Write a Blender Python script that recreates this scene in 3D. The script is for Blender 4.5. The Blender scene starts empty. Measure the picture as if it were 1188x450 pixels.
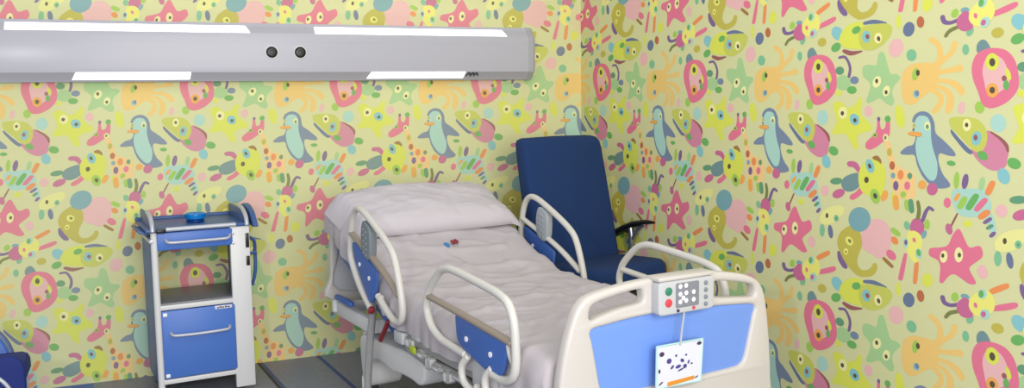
import bpy, bmesh, math, random
from mathutils import Vector, Matrix, noise
random.seed(7)
SC = bpy.context.scene
COL = SC.collection
R = math.radians

# ---------------------------------------------------------------- materials
def lin(c):
    return tuple(((x/255+.055)/1.055)**2.4 if x/255 > .04045 else x/255/12.92 for x in c)

def mat(name, rgb, rough=.5, metal=0., bump=0., bscale=200., spec=.5, var=0., coat=0., emit=None, estr=0.):
    m = bpy.data.materials.new(name); m.use_nodes = True
    nt = m.node_tree; b = nt.nodes['Principled BSDF']
    col = lin(rgb) if max(rgb) > 1 else rgb
    b.inputs['Base Color'].default_value = (*col, 1)
    b.inputs['Roughness'].default_value = rough
    b.inputs['Metallic'].default_value = metal
    b.inputs['Specular IOR Level'].default_value = spec
    b.inputs['Coat Weight'].default_value = coat; b.inputs['Coat Roughness'].default_value = .2
    tc = nt.nodes.new('ShaderNodeTexCoord')
    if bump or var:
        n = nt.nodes.new('ShaderNodeTexNoise'); n.inputs['Scale'].default_value = bscale
        n.inputs['Detail'].default_value = 4
        nt.links.new(tc.outputs['Object'], n.inputs['Vector'])
    if bump:
        bp = nt.nodes.new('ShaderNodeBump'); bp.inputs['Strength'].default_value = bump
        bp.inputs['Distance'].default_value = .002
        nt.links.new(n.outputs['Fac'], bp.inputs['Height']); nt.links.new(bp.outputs['Normal'], b.inputs['Normal'])
    if var:
        mx = nt.nodes.new('ShaderNodeMix'); mx.data_type = 'RGBA'
        mx.inputs[6].default_value = (*[c*(1-var) for c in col], 1)
        mx.inputs[7].default_value = (*[min(1, c*(1+var)) for c in col], 1)
        nt.links.new(n.outputs['Fac'], mx.inputs[0]); nt.links.new(mx.outputs[2], b.inputs['Base Color'])
    if emit:
        b.inputs['Emission Color'].default_value = (*lin(emit), 1); b.inputs['Emission Strength'].default_value = estr
    return m

M = dict(
    ivory=mat('ivory_plastic', (200, 195, 189), .4, bump=.02, bscale=60),
    tube=mat('ivory_enamel_tube', (205, 203, 197), .34),
    white=mat('white_enamel', (222, 222, 220), .4, bump=.02, bscale=80),
    greyplastic=mat('light_grey_plastic', (190, 192, 194), .45),
    midgrey=mat('mid_grey_plastic', (158, 166, 172), .45),
    keypad=mat('keypad_grey', (120, 130, 138), .5),
    darkpad=mat('dark_grey_pad', (128, 131, 140), .45),
    blue=mat('bed_panel_blue', (112, 150, 226), .35, bump=.02, bscale=90),
    railblue=mat('rail_panel_blue', (64, 104, 180), .4),
    cabblue=mat('cabinet_blue', (74, 118, 198), .42, bump=.02, bscale=120),
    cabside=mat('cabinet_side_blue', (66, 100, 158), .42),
    tray=mat('tray_blue', (62, 94, 148), .42, var=.06, bscale=30),
    shelf=mat('shelf_grey', (120, 122, 126), .35),
    navy=mat('navy_upholstery', (15, 50, 100), .9, bump=.5, bscale=700, var=.12),
    royal=mat('royal_blue_vinyl', (12, 36, 112), .75, bump=.1, bscale=300),
    midblue=mat('mid_blue_vinyl', (60, 104, 182), .45, bump=.1, bscale=300),
    rim=mat('grey_blue_rim', (86, 104, 140), .45),
    sheet=mat('white_bed_sheet', (184, 178, 182), .85, bump=.12, bscale=350, spec=.2),
    pillow=mat('white_pillow_case', (195, 190, 196), .85, bump=.12, bscale=350, spec=.2),
    bronze=mat('warm_grey_handle', (150, 138, 126), .35),
    steel=mat('brushed_steel', (176, 178, 182), .3, metal=.9),
    silver=mat('silver_handle', (190, 194, 202), .35, metal=.3),
    alu=mat('satin_aluminium', (182, 182, 191), .5, metal=.0, bump=.01, bscale=40, coat=.3, spec=.35),
    alu2=mat('grey_aluminium_cap', (170, 171, 178), .4),
    black=mat('black_plastic', (14, 14, 16), .35),
    rubber=mat('dark_rubber', (42, 44, 48), .7),
    mech=mat('machine_grey', (160, 160, 158), .45, var=.1, bscale=25),
    darkmech=mat('dark_grey_steel', (74, 76, 80), .5),  # even dark grey of the steel itself
    orange=mat('orange_red_enamel', (190, 72, 44), .4),
    redrod=mat('dark_red_enamel', (140, 36, 44), .4),
    cyan=mat('cyan_glazed_plastic', (10, 120, 196), .15),
    cyandark=mat('deep_blue_plastic', (8, 60, 130), .2),
    card=mat('card_white', (216, 218, 228), .4),
    cardedge=mat('card_mint_edge', (176, 214, 214), .4),
    ink=mat('violet_ink', (74, 62, 128), .6),
    inkdark=mat('dark_ink', (70, 50, 84), .6),
    ochre=mat('ochre_print', (214, 140, 44), .5),
    led=mat('white_key', (250, 250, 252), .4),
    greenb=mat('green_button', (48, 128, 100), .4),
    redb=mat('red_button', (214, 66, 78), .4),
    lime=mat('lime_label', (176, 196, 40), .5),
    tube_light=mat('fluorescent_diffuser', (250, 250, 250), .5, emit=(255, 252, 255), estr=2.2),
)

# ---------------------------------------------------------------- geometry helpers
def obj(name, bm, m, parent=None, smooth=True, label=None, angle=40):
    me = bpy.data.meshes.new(name)
    bmesh.ops.recalc_face_normals(bm, faces=bm.faces)
    bm.to_mesh(me); bm.free()
    for mm in (m if isinstance(m, (list, tuple)) else [m]): me.materials.append(mm)
    if smooth:
        me.polygons.foreach_set('use_smooth', [True]*len(me.polygons))
        me.set_sharp_from_angle(angle=R(angle))
    o = bpy.data.objects.new(name, me); COL.objects.link(o)
    if parent: o.parent = parent
    if label: o['label'] = label
    return o

def thing(name, label, cat, loc=(0, 0, 0), rz=0., group=None):
    o = bpy.data.objects.new(name, None); COL.objects.link(o)
    o.location = loc; o.rotation_euler = (0, 0, rz); o.empty_display_size = .1
    o['label'] = label; o['category'] = cat
    if group: o['group'] = group
    return o

def tag(o, label, cat):
    o['label'] = label; o['category'] = cat; return o

def struct(o):
    o['kind'] = 'structure'; return o

def box(bm, c, s, bev=.004, seg=2, rot=None, mi=0):
    mtx = Matrix.Translation(c) @ (rot.to_4x4() if rot else Matrix()) @ Matrix.Diagonal((*s, 1))
    r = bmesh.ops.create_cube(bm, size=1, matrix=mtx)
    vs = set(r['verts'])
    fs = [f for f in bm.faces if f.verts[0] in vs]
    for f in fs: f.material_index = mi
    if bev:
        es = [e for e in bm.edges if e.verts[0] in vs]
        bmesh.ops.bevel(bm, geom=es, offset=min(bev, min(s)*.45), segments=seg, affect='EDGES', profile=.5)

def crom(pts, k=4, closed=False):
    pts = [Vector(p) for p in pts]; n = len(pts); out = []
    for i in range(n if closed else n-1):
        p1, p2 = pts[i], pts[(i+1) % n]
        p0 = pts[i-1] if (closed or i > 0) else p1*2-p2
        p3 = pts[(i+2) % n] if (closed or i < n-2) else p2*2-p1
        for j in range(k):
            t = j/k
            out.append(.5*((2*p1)+(p2-p0)*t+(2*p0-5*p1+4*p2-p3)*t*t+(3*p1-p0-3*p2+p3)*t**3))
    if not closed: out.append(pts[-1])
    return out

def tube(bm, pts, r, n=12, k=4, closed=False, smooth=True, flat=1., mi=0):
    """swept tube; flat squashes it along its binormal"""
    P = crom(pts, k, closed) if smooth else [Vector(p) for p in pts]
    N = len(P); rs = r if isinstance(r, (list, tuple)) else None
    rings = []; up = None
    for i, p in enumerate(P):
        a = P[i-1] if (closed or i > 0) else P[i]
        b = P[(i+1) % N] if (closed or i < N-1) else P[i]
        t = (b-a).normalized()
        if up is None:
            up = Vector((0, 0, 1)) if abs(t.z) < .9 else Vector((1, 0, 0))
        side = t.cross(up).normalized(); up = side.cross(t).normalized()
        rr = rs[min(len(rs)-1, int(i*len(rs)/N))] if rs else r
        rings.append([bm.verts.new(p+side*math.cos(2*math.pi*q/n)*rr+up*math.sin(2*math.pi*q/n)*rr*flat) for q in range(n)])
    for i in range(N if closed else N-1):
        A, B = rings[i], rings[(i+1) % N]
        for q in range(n):
            f = bm.faces.new((A[q], A[(q+1) % n], B[(q+1) % n], B[q])); f.material_index = mi
    if not closed:
        for ring, t in ((rings[0], P[0]-P[1]), (rings[-1], P[-1]-P[-2])):
            t.normalize()
            c = sum((v.co for v in ring), Vector())/n
            small = [bm.verts.new(c+(v.co-c)*.6+t*(v.co-c).length*.35) for v in ring]
            for q in range(n):
                f = bm.faces.new((ring[q], ring[(q+1) % n], small[(q+1) % n], small[q])); f.material_index = mi
            bm.faces.new(small).material_index = mi

def lathe(bm, prof, c=(0, 0, 0), n=32, axis='z', mi=0):
    c = Vector(c); rings = []
    for r, h in prof:
        ring = []
        for q in range(n):
            a = 2*math.pi*q/n; x, y = r*math.cos(a), r*math.sin(a)
            v = {'z': (x, y, h), 'y': (x, h, y), 'x': (h, x, y)}[axis]
            ring.append(bm.verts.new(c+Vector(v)))
        rings.append(ring)
    for A, B in zip(rings, rings[1:]):
        for q in range(n): bm.faces.new((A[q], A[(q+1) % n], B[(q+1) % n], B[q])).material_index = mi
    for ring in (rings[0], rings[-1]): bm.faces.new(ring).material_index = mi

def plate(outer, holes=(), t=.02, bev=.006, place=lambda u, v, d: (u, d, v), k=4, ksm=True, hsm=True):
    """a flat board with a rounded outline, holes and softened edges; d runs through its thickness"""
    cu = bpy.data.curves.new('tmp', 'CURVE'); cu.dimensions = '2D'; cu.fill_mode = 'BOTH'
    cu.extrude = max(t/2-bev, 0); cu.bevel_depth = bev; cu.bevel_resolution = 2; cu.offset = -bev
    for pts, sm in [(outer, ksm)]+[(h, hsm) for h in holes]:
        P = crom([(*p, 0) for p in pts], k, True) if sm else [Vector((*p, 0)) for p in pts]
        sp = cu.splines.new('POLY'); sp.points.add(len(P)-1); sp.use_cyclic_u = True
        for q, p in zip(sp.points, P): q.co = (p.x, p.y, 0, 1)
    o = bpy.data.objects.new('tmp', cu); COL.objects.link(o)
    dg = bpy.context.evaluated_depsgraph_get()
    me = bpy.data.meshes.new_from_object(o.evaluated_get(dg))
    bm = bmesh.new(); bm.from_mesh(me)
    bpy.data.objects.remove(o); bpy.data.curves.remove(cu); bpy.data.meshes.remove(me)
    bmesh.ops.remove_doubles(bm, verts=bm.verts, dist=1e-5)
    for v in bm.verts: v.co = place(v.co.x, v.co.y, v.co.z)
    return bm

def rounded(w, h, r, n=4, cx=0, cy=0):
    out = []
    for sx, sy, a0 in ((1, 1, 0), (-1, 1, 90), (-1, -1, 180), (1, -1, 270)):
        for i in range(n+1):
            a = R(a0+90*i/n); out.append((cx+sx*(w/2-r)+r*math.cos(a), cy+sy*(h/2-r)+r*math.sin(a)))
    return out

# ---------------------------------------------------------------- wallpaper: flat printed motifs of the two walls
MOTIF_COLOURS = [
    ('pink', (0.807, 0.1559, 0.2961)),
    ('palepink', (0.8714, 0.491, 0.5029)),
    ('yellow', (0.7454, 0.7913, 0.0887)),
    ('head', (0.5972, 0.6308, 0.107)),
    ('olive', (0.552, 0.4793, 0.0685)),
    ('octo', (0.9047, 0.5972, 0.1812)),
    ('star', (0.3916, 0.6445, 0.2961)),
    ('gray', (0.162, 0.2307, 0.3813)),
    ('ltblue', (0.4125, 0.7011, 0.6172)),
    ('sky', (0.2232, 0.5647, 0.6172)),
    ('rose', (0.6867, 0.2232, 0.3712)),
    ('magenta', (0.5972, 0.1144, 0.305)),
    ('purple', (0.1812, 0.0931, 0.2961)),
    ('navy', (0.1119, 0.162, 0.314)),
    ('slate', (0.1441, 0.2705, 0.305)),
    ('teal', (0.1683, 0.3916, 0.4564)),
    ('green', (0.117, 0.4452, 0.107)),
    ('dkgreen', (0.0976, 0.314, 0.1812)),
    ('lime', (0.3515, 0.6172, 0.0887)),
    ('mint', (0.1946, 0.5271, 0.305)),
    ('orange', (0.8879, 0.2705, 0.0802)),
    ('giraffe', (0.956, 0.6308, 0.2623)),
    ('rust', (0.5029, 0.1221, 0.0513)),
    ('brown', (0.3515, 0.162, 0.0452)),
    ('maroon', (0.314, 0.0802, 0.0976)),
    ('cream', (0.9216, 0.8879, 0.4125)),
    ('dark', (0.0648, 0.0423, 0.0343)),
    ('paley', (0.855, 0.8388, 0.314)),
    ('rabbit', (0.8879, 0.855, 0.1878)),
    ('moss', (0.1878, 0.2016, 0.0578)),
    ('amber', (0.9131, 0.402, 0.0802)),
]
MOTIFS = """
5,1,1175,1815 1280,1808 1384,1810 1449,1842 1458,1892 1449,1954 1426,1997 1346,2028 1280,2060 1204,2104 1126,2115 1071,2086 1048,2016 1052,1913 1087,1850
5,1,1392,1859 1441,1857 1498,1802 1505,1730 1472,1664 1390,1625 1352,1632 1359,1658 1425,1687 1447,1733 1436,1784 1382,1826
5,1,1412,1861 1452,1862 1531,1800 1616,1752 1656,1682 1638,1659 1603,1667 1572,1730 1495,1775 1408,1835
5,1,1398,1884 1425,1899 1580,1883 1693,1876 1717,1848 1679,1828 1571,1849 1417,1864
5,1,1404,1933 1419,1947 1568,1967 1639,2005 1671,2035 1717,2039 1729,2008 1690,1965 1584,1929 1423,1923
5,1,1405,-25 1416,-10 1499,11 1543,56 1538,98 1526,151 1550,175 1589,161 1620,104 1609,36 1526,-18 1426,-34
5,1,1355,-12 1359,11 1449,56 1438,107 1388,151 1393,174 1428,173 1496,122 1504,36 1390,-17
18,2,1238,1894 1219,1926 1191,1937 1171,1920 1170,1885 1189,1853 1217,1842 1237,1859
26,3,1254,1880 1248,1896 1233,1902 1218,1895 1212,1879 1218,1863 1233,1857 1248,1864
9,2,1248,35 1238,54 1214,63 1189,55 1179,35 1189,15 1214,7 1238,15
7,3,1246,28 1239,43 1223,49 1207,43 1200,28 1207,14 1223,8 1239,14
1,1,1731,134 1713,163 1686,173 1664,158 1662,126 1680,97 1707,87 1729,102
19,1,1219,1750 1202,1781 1161,1793 1120,1780 1103,1748 1120,1716 1161,1705 1202,1719
2,1,1083,197 1080,259 1047,289 1002,268 972,209 975,146 1009,116 1053,138
19,1,1773,1725 1763,1752 1738,1762 1714,1750 1703,1723 1714,1696 1738,1685 1763,1697
1,1,1065,1707 1021,1750 955,1759 906,1727 902,1674 946,1631 1012,1623 1061,1654
13,1,1192,1570 1158,1604 1108,1610 1070,1585 1068,1544 1102,1510 1152,1504 1190,1529
22,1,1303,1511 1291,1541 1261,1552 1232,1539 1219,1508 1232,1478 1261,1467 1291,1481
2,1,1040,1496 1032,1533 1012,1548 992,1532 984,1493 992,1455 1012,1440 1032,1457
2,1,1397,1377 1379,1416 1337,1437 1294,1427 1277,1393 1294,1353 1337,1332 1379,1342
4,1,109,1609 101,1636 63,1652 18,1649 -8,1627 0,1600 38,1584 83,1587
14,1,1862,1755 1849,1697 1886,1663 1934,1664 1977,1708 1982,1750
18,1,1927,124 1913,154 1879,167 1844,155 1830,125 1844,94 1879,82 1913,94
0,2,6,1719 124,1736 205,1796 244,1893 244,1990 182,2059 89,2108 -18,2130 -95,2103 -138,2018 -187,1932 -200,1846 -163,1768 -90,1731
1,3,-6,1764 89,1791 142,1857 165,1920 151,1976 89,2010 6,2046 -54,2018 -78,1947 -95,1876 -71,1805
2,4,67,1815 48,1856 1,1873 -46,1855 -66,1813 -46,1771 1,1755 48,1773
26,5,30,1817 21,1837 1,1845 -19,1836 -27,1816 -19,1796 1,1788 21,1797
30,4,60,8 43,42 1,57 -41,43 -59,8 -41,-27 1,-42 43,-27
26,5,27,6 20,22 1,29 -17,22 -25,6 -17,-10 1,-16 20,-10
2,4,174,1896 180,1925 169,1940 148,1930 129,1903 123,1873 133,1859 155,1868
24,5,138,1927 131,1941 114,1946 98,1941 91,1927 98,1913 114,1907 131,1913
16,5,161,1973 153,1996 133,2006 113,1996 105,1973 113,1949 133,1939 153,1949
6,1,434,1949 405,1992 334,2010 262,1992 232,1948 262,1905 334,1887 405,1906
17,2,342,1841 340,1867 308,1884 264,1882 236,1864 238,1838 270,1821 313,1823
7,2,533,1929 517,1951 479,1960 440,1951 423,1929 440,1907 479,1898 517,1907
16,2,507,6 489,28 446,37 402,28 383,6 402,-16 446,-25 489,-16
12,2,268,1751 287,1760 344,1754 385,1790 406,1841 390,1900 405,1911 425,1903 441,1840 417,1782 360,1734 282,1738
2,2,309,28 299,46 273,53 247,46 237,28 247,11 273,3 299,11
6,1,809,1715 846,1731 877,1795 917,1880 988,1887 1032,1907 1018,1932 958,1977 938,2029 962,2087 938,2123 897,2120 846,2095 784,2069 721,2089 658,2106 626,2090 658,2030 679,1977 658,1943 594,1903 579,1863 589,1823 658,1810 742,1819 763,1786 773,1740
25,2,802,1955 771,1982 732,1987 707,1967 711,1933 742,1906 782,1901 806,1921
26,3,773,1937 768,1950 755,1955 741,1949 736,1937 741,1925 755,1920 768,1925
25,2,910,20 886,47 853,54 830,38 831,7 854,-20 887,-27 910,-10
26,3,887,23 881,34 868,39 855,34 850,23 855,12 868,7 881,12
2,1,193,125 296,96 380,146 474,128 545,64 577,94 561,194 689,275 679,319 572,338 512,380 534,454 474,466 391,378 341,352 216,363 187,339 250,251
25,2,386,187 369,221 330,236 290,223 273,189 290,155 330,140 369,154
26,3,345,191 339,203 323,209 307,204 300,191 307,179 323,173 339,178
9,2,536,223 538,257 506,280 458,277 423,250 421,215 453,192 501,196
26,3,507,243 501,255 485,260 470,255 463,243 470,231 485,226 501,231
1,1,704,169 689,199 653,212 617,200 602,170 617,140 653,127 689,139
8,1,133,228 111,272 57,292 3,275 -20,231 3,187 57,167 111,185
10,1,1943,287 2017,298 2108,366 2153,416 2140,474 2126,520 2054,550 1971,548 1878,507 1812,450 1793,418 1925,373
3,2,1574,243 1574,210 1637,195 1773,195 1878,217 1943,281 1949,353 1915,413 1859,435 1793,411 1677,329 1598,277
24,2,-16,290 -15,297 71,343 119,385 137,418 149,423 158,414 150,371 90,327 -6,288
13,1,1588,284 1618,303 1696,361 1773,412 1812,437 1783,452 1725,427 1637,357 1588,311
25,3,1793,248 1780,279 1750,293 1720,281 1708,250 1720,218 1750,205 1780,217
26,4,1766,248 1761,260 1748,265 1736,260 1731,249 1736,238 1748,233 1761,237
9,3,1894,343 1871,377 1833,389 1803,371 1797,335 1820,301 1858,289 1889,307
24,4,1859,333 1853,348 1838,355 1824,349 1817,335 1824,319 1838,313 1853,319
16,3,1952,476 1922,487 1882,480 1857,458 1860,435 1890,423 1930,431 1955,452
16,2,266,511 234,530 185,528 148,506 145,477 177,458 226,461 263,483
9,2,162,568 165,609 136,636 90,633 56,602 52,561 82,534 128,537
0,2,763,234 790,233 798,279 815,305 856,291 872,238 911,237 911,335 877,368 825,403 742,445 668,466 619,450 626,410 689,368 742,327 759,280
16,3,921,224 911,243 887,251 862,244 852,225 862,207 887,199 911,206
12,3,798,227 793,239 780,244 766,239 761,227 766,215 780,210 793,215
18,3,761,351 753,364 734,371 714,366 706,353 714,340 734,334 753,338
26,4,746,352 743,357 734,360 725,358 721,352 725,347 734,344 743,346
25,3,893,365 884,386 862,395 840,387 831,367 840,347 862,338 884,345
29,4,875,366 870,377 860,382 850,378 846,367 850,356 860,351 870,355
21,1,850,395 887,381 923,419 944,483 988,558 1058,593 1146,608 1200,649 1208,737 1194,801 1107,814 988,810 944,755 917,679 917,614 887,524 856,434
4,2,936,473 927,495 907,505 887,497 879,475 887,453 907,443 927,451
22,2,972,572 962,596 940,606 917,598 907,576 917,552 940,541 962,550
15,2,976,647 968,663 950,671 931,665 923,650 931,634 950,626 968,632
20,2,1073,635 1063,661 1038,673 1012,664 1002,639 1012,613 1038,601 1063,610
17,2,1169,638 1161,656 1142,664 1123,658 1115,641 1123,624 1142,616 1161,622
12,2,1014,721 1004,747 982,759 959,750 950,725 959,699 982,687 1004,696
0,2,1146,712 1136,735 1113,746 1089,738 1079,716 1089,693 1113,682 1136,690
18,2,1099,788 1080,804 1054,808 1035,797 1036,777 1055,761 1081,758 1099,769
2,1,946,777 930,790 946,879 966,887 982,874 966,785
30,2,973,793 944,816 956,892 991,906 1020,883 1008,807
18,2,1099,819 1078,839 1093,891 1123,900 1143,881 1128,829
17,3,1149,809 1125,829 1138,902 1168,913 1192,893 1179,821
2,2,658,546 784,540 856,604 862,695 825,789 763,840 679,826 572,794 529,716 540,635 594,578
9,3,724,581 725,621 698,644 656,637 625,602 623,562 652,539 693,547
26,4,688,587 691,602 682,611 666,609 652,597 650,582 659,572 675,575
26,3,658,699 650,716 630,725 610,719 602,702 610,685 630,677 650,682
18,3,790,806 791,849 760,875 714,868 681,833 680,789 711,764 757,771
26,4,760,810 762,826 750,837 731,836 716,823 714,807 726,796 745,798
23,3,704,522 763,507 809,539 807,568 773,550 721,539
14,1,307,757 341,701 441,665 524,656 550,715 533,763 441,803 352,802
11,1,381,584 406,610 466,614 528,654 557,655 564,637 513,575 423,565
17,1,325,725 304,747 248,761 188,760 161,743 183,721 240,707 298,708
11,2,351,804 345,832 297,861 235,872 194,859 200,830 249,802 311,791
0,1,418,862 464,867 540,833 593,794 589,765 542,768 496,803 427,833
30,1,884,814 856,843 822,851 801,834 807,801 835,772 870,764 890,781
8,1,1613,708 1763,692 1910,684 1958,724 1994,792 1970,843 1886,877 1714,889 1639,851 1595,774
8,1,1913,822 1887,863 1960,921 1982,978 2015,988 2039,969 2028,902 1981,828
30,2,1625,789 1651,784 1686,746 1678,731 1651,736 1616,775
18,2,1667,842 1706,833 1756,769 1740,749 1702,757 1652,821
16,2,1755,840 1797,831 1870,745 1855,722 1814,731 1740,817
0,2,1834,843 1873,838 1953,768 1945,746 1906,751 1826,821
20,2,1868,892 1914,891 1976,853 1976,826 1931,827 1868,865
12,2,1914,921 1939,921 1994,891 1995,875 1970,875 1915,906
17,2,1942,957 1967,958 2008,936 2010,921 1985,920 1944,942
12,2,-24,1009 2,1007 33,982 29,967 3,970 -28,995
18,2,1674,640 1662,684 1641,702 1623,685 1618,642 1630,598 1652,580 1670,597
12,2,1766,644 1747,683 1721,698 1702,682 1702,643 1720,604 1747,589 1766,606
6,2,1929,650 1913,684 1889,697 1872,683 1872,648 1888,614 1912,601 1929,615
20,2,1949,724 1985,714 2030,641 2013,622 1977,632 1931,705
0,1,1588,804 1577,830 1550,843 1522,834 1511,809 1522,782 1550,770 1577,779
1,1,145,817 128,849 89,865 49,855 32,824 49,792 89,776 128,786
2,1,1803,933 1790,951 1759,961 1727,956 1714,940 1727,922 1759,912 1790,917
24,1,1655,874 1642,878 1578,970 1584,976 1597,973 1660,881
11,2,1603,986 1601,1015 1580,1031 1551,1024 1532,998 1534,969 1555,953 1584,960
7,1,1169,238 1185,200 1223,174 1290,160 1365,180 1412,239 1426,313 1503,360 1576,406 1629,447 1629,471 1558,471 1467,460 1458,522 1503,606 1567,658 1579,687 1522,706 1430,710 1365,689 1280,632 1223,553 1194,485 1126,485 1048,485 1038,466 1107,425 1175,409 1208,357 1219,294 1200,250
8,2,1196,246 1233,201 1290,192 1346,209 1375,265 1378,352 1402,438 1443,523 1445,597 1421,648 1375,661 1318,629 1252,558 1214,471 1208,395 1227,344 1208,294
25,3,1371,265 1361,288 1337,298 1313,289 1303,267 1313,243 1337,233 1361,242
17,4,1354,272 1349,284 1337,289 1325,285 1320,272 1325,260 1337,254 1349,259
4,3,1206,265 1201,275 1190,279 1179,276 1175,266 1179,256 1190,252 1201,255
23,3,1126,327 1140,339 1250,348 1276,331 1254,313 1143,316
30,4,1124,326 1135,336 1250,345 1272,330 1254,314 1137,318
13,3,1196,297 1193,306 1185,310 1176,307 1173,298 1176,289 1185,285 1193,288
11,2,1449,717 1431,750 1389,766 1347,756 1330,725 1347,692 1389,676 1431,687
30,2,1326,694 1313,718 1280,730 1248,722 1235,700 1248,676 1280,664 1313,672
16,1,1636,527 1619,539 1585,543 1554,535 1544,521 1561,509 1595,506 1626,514
0,1,1656,983 1691,994 1726,1045 1778,1100 1872,1078 1906,1110 1898,1158 1796,1223 1778,1256 1838,1326 1830,1348 1770,1353 1682,1322 1612,1306 1558,1332 1503,1382 1467,1374 1476,1274 1449,1228 1365,1206 1352,1177 1375,1147 1476,1132 1558,1105 1603,1033
25,2,1552,1191 1537,1223 1507,1238 1480,1227 1473,1196 1488,1163 1518,1149 1545,1160
26,3,1520,1185 1515,1197 1503,1203 1492,1200 1487,1189 1492,1177 1503,1171 1515,1174
25,2,1712,1159 1699,1198 1668,1217 1637,1205 1624,1169 1637,1129 1668,1110 1699,1123
26,3,1693,1162 1688,1175 1675,1181 1663,1177 1658,1166 1663,1153 1675,1147 1688,1151
1,1,1955,1239 1953,1275 1924,1300 1885,1297 1857,1269 1858,1232 1888,1208 1928,1211
27,2,18,1050 65,990 170,944 285,926 345,939 334,988 273,1028 216,1067 112,1095 41,1090
26,3,138,1019 132,1034 119,1041 106,1036 100,1022 106,1007 119,999 132,1004
19,3,275,1028 266,1048 244,1058 221,1052 211,1033 221,1013 244,1003 266,1009
17,4,257,1031 253,1039 244,1043 234,1040 230,1033 234,1025 244,1021 253,1023
19,1,89,1142 78,1180 53,1198 28,1185 18,1148 28,1110 53,1092 78,1105
13,1,197,1140 197,1179 178,1199 152,1188 133,1151 134,1111 153,1092 179,1103
1,1,626,1044 742,991 856,1003 923,1068 927,1146 887,1241 784,1292 700,1269 594,1240 550,1158
4,2,287,1149 347,1107 426,1075 534,1101 572,1163 566,1229 524,1300 514,1361 562,1402 639,1396 695,1363 714,1335 755,1336 761,1372 714,1425 620,1452 524,1455 426,1413 347,1356 287,1290 255,1220
15,3,681,1001 641,1073 544,1110 445,1091 403,1026 445,953 544,917 641,937
28,3,452,1177 462,1204 444,1225 407,1229 373,1213 362,1186 381,1165 418,1161
29,4,434,1187 439,1199 432,1208 417,1209 403,1201 398,1190 405,1181 420,1180
28,3,399,1280 390,1300 369,1310 348,1304 339,1286 348,1267 369,1256 390,1262
29,4,381,1284 377,1292 369,1295 361,1293 357,1287 361,1280 369,1276 377,1278
12,1,257,1299 287,1290 327,1340 387,1394 377,1419 327,1413 267,1359
18,1,923,1048 926,1072 995,1099 1032,1091 1029,1067 961,1040
20,1,934,1111 926,1139 959,1162 1002,1159 1009,1131 977,1108
0,1,879,1218 873,1254 921,1283 976,1277 982,1242 933,1212
23,1,830,1279 829,1295 925,1343 949,1339 950,1323 854,1275
11,1,1165,969 1233,940 1290,964 1303,1019 1280,1090 1223,1071 1146,1040
19,1,1145,1000 1144,1025 1124,1040 1096,1038 1077,1018 1077,994 1097,978 1125,981
18,1,1365,978 1356,1006 1333,1019 1311,1010 1301,984 1311,957 1333,944 1356,953
15,1,1325,1062 1303,1083 1279,1089 1266,1076 1274,1052 1296,1031 1320,1026 1332,1039
29,1,1230,956 1254,944 1267,884 1250,821 1231,814 1216,827 1225,888 1212,943
12,1,1278,969 1302,961 1337,897 1361,871 1388,881 1410,875 1405,861 1350,845 1300,888 1266,955
28,2,1126,1055 1204,1041 1271,1072 1280,1134 1261,1225 1204,1275 1146,1244 1111,1191 1103,1115
8,3,1128,1135 1120,1161 1099,1174 1078,1166 1069,1141 1078,1115 1099,1102 1120,1111
12,4,1117,1133 1111,1148 1099,1155 1086,1150 1081,1136 1086,1121 1099,1114 1111,1119
0,3,1209,1103 1211,1116 1202,1125 1188,1124 1176,1114 1174,1100 1182,1091 1197,1092
8,3,1280,1197 1269,1225 1242,1239 1215,1231 1204,1206 1215,1178 1242,1164 1269,1172
16,4,1264,1189 1265,1208 1253,1220 1234,1217 1220,1202 1219,1182 1232,1171 1251,1173
0,1,1095,1219 1072,1231 1010,1407 1033,1423 1065,1407 1110,1232
20,1,1221,1266 1196,1281 1177,1417 1198,1429 1223,1414 1242,1279
12,1,1490,1471 1476,1492 1505,1534 1582,1543 1667,1524 1681,1508 1663,1500 1587,1516 1538,1507 1520,1474
29,1,1522,1631 1548,1628 1585,1598 1668,1572 1680,1556 1661,1549 1567,1574 1520,1613
11,2,1735,1453 1778,1477 1813,1574 1717,1595 1656,1562 1647,1514 1682,1479
18,1,1668,1459 1657,1483 1629,1496 1602,1491 1590,1470 1602,1446 1629,1433 1657,1438
15,1,1774,1453 1755,1465 1722,1467 1694,1458 1689,1443 1708,1431 1741,1428 1768,1437
19,1,1818,1598 1799,1622 1769,1631 1747,1620 1745,1595 1765,1571 1794,1562 1816,1573
28,3,1804,1432 1889,1384 1981,1383 2023,1442 2014,1502 1940,1560 1838,1564 1778,1525 1773,1478
8,4,1950,1399 1937,1425 1906,1439 1875,1433 1862,1412 1875,1386 1906,1372 1937,1378
16,5,1920,1404 1912,1423 1894,1433 1876,1428 1869,1411 1876,1391 1894,1381 1912,1386
0,4,1855,1487 1855,1502 1846,1511 1832,1509 1822,1498 1821,1483 1831,1474 1845,1475
8,4,1981,1532 1967,1560 1931,1576 1896,1571 1881,1548 1896,1520 1931,1505 1967,1510
11,5,1941,1539 1934,1554 1916,1563 1898,1559 1891,1546 1898,1531 1916,1522 1934,1526
20,1,-26,1385 8,1392 146,1335 158,1310 127,1303 -12,1358
0,1,-3,1495 23,1506 142,1482 224,1454 242,1430 215,1419 131,1438 16,1472
9,1,193,1512 250,1498 318,1531 273,1605 216,1592 182,1555
16,1,303,1656 284,1684 239,1701 194,1697 175,1674 194,1646 239,1629 284,1633
2,2,285,1617 307,1553 397,1497 507,1475 594,1488 615,1578 594,1682 485,1684 352,1670
3,3,540,1549 594,1515 742,1501 877,1503 938,1534 917,1595 825,1661 700,1699 594,1688 540,1636
16,4,557,1530 541,1553 503,1567 464,1564 448,1545 464,1522 503,1508 541,1511
13,2,587,1490 602,1501 715,1498 858,1505 871,1500 866,1492 728,1466 606,1477
24,1,325,1692 331,1708 433,1736 567,1712 577,1705 569,1699 450,1700 351,1684
9,4,680,1581 675,1617 643,1639 604,1635 579,1606 585,1570 617,1548 656,1553
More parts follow.
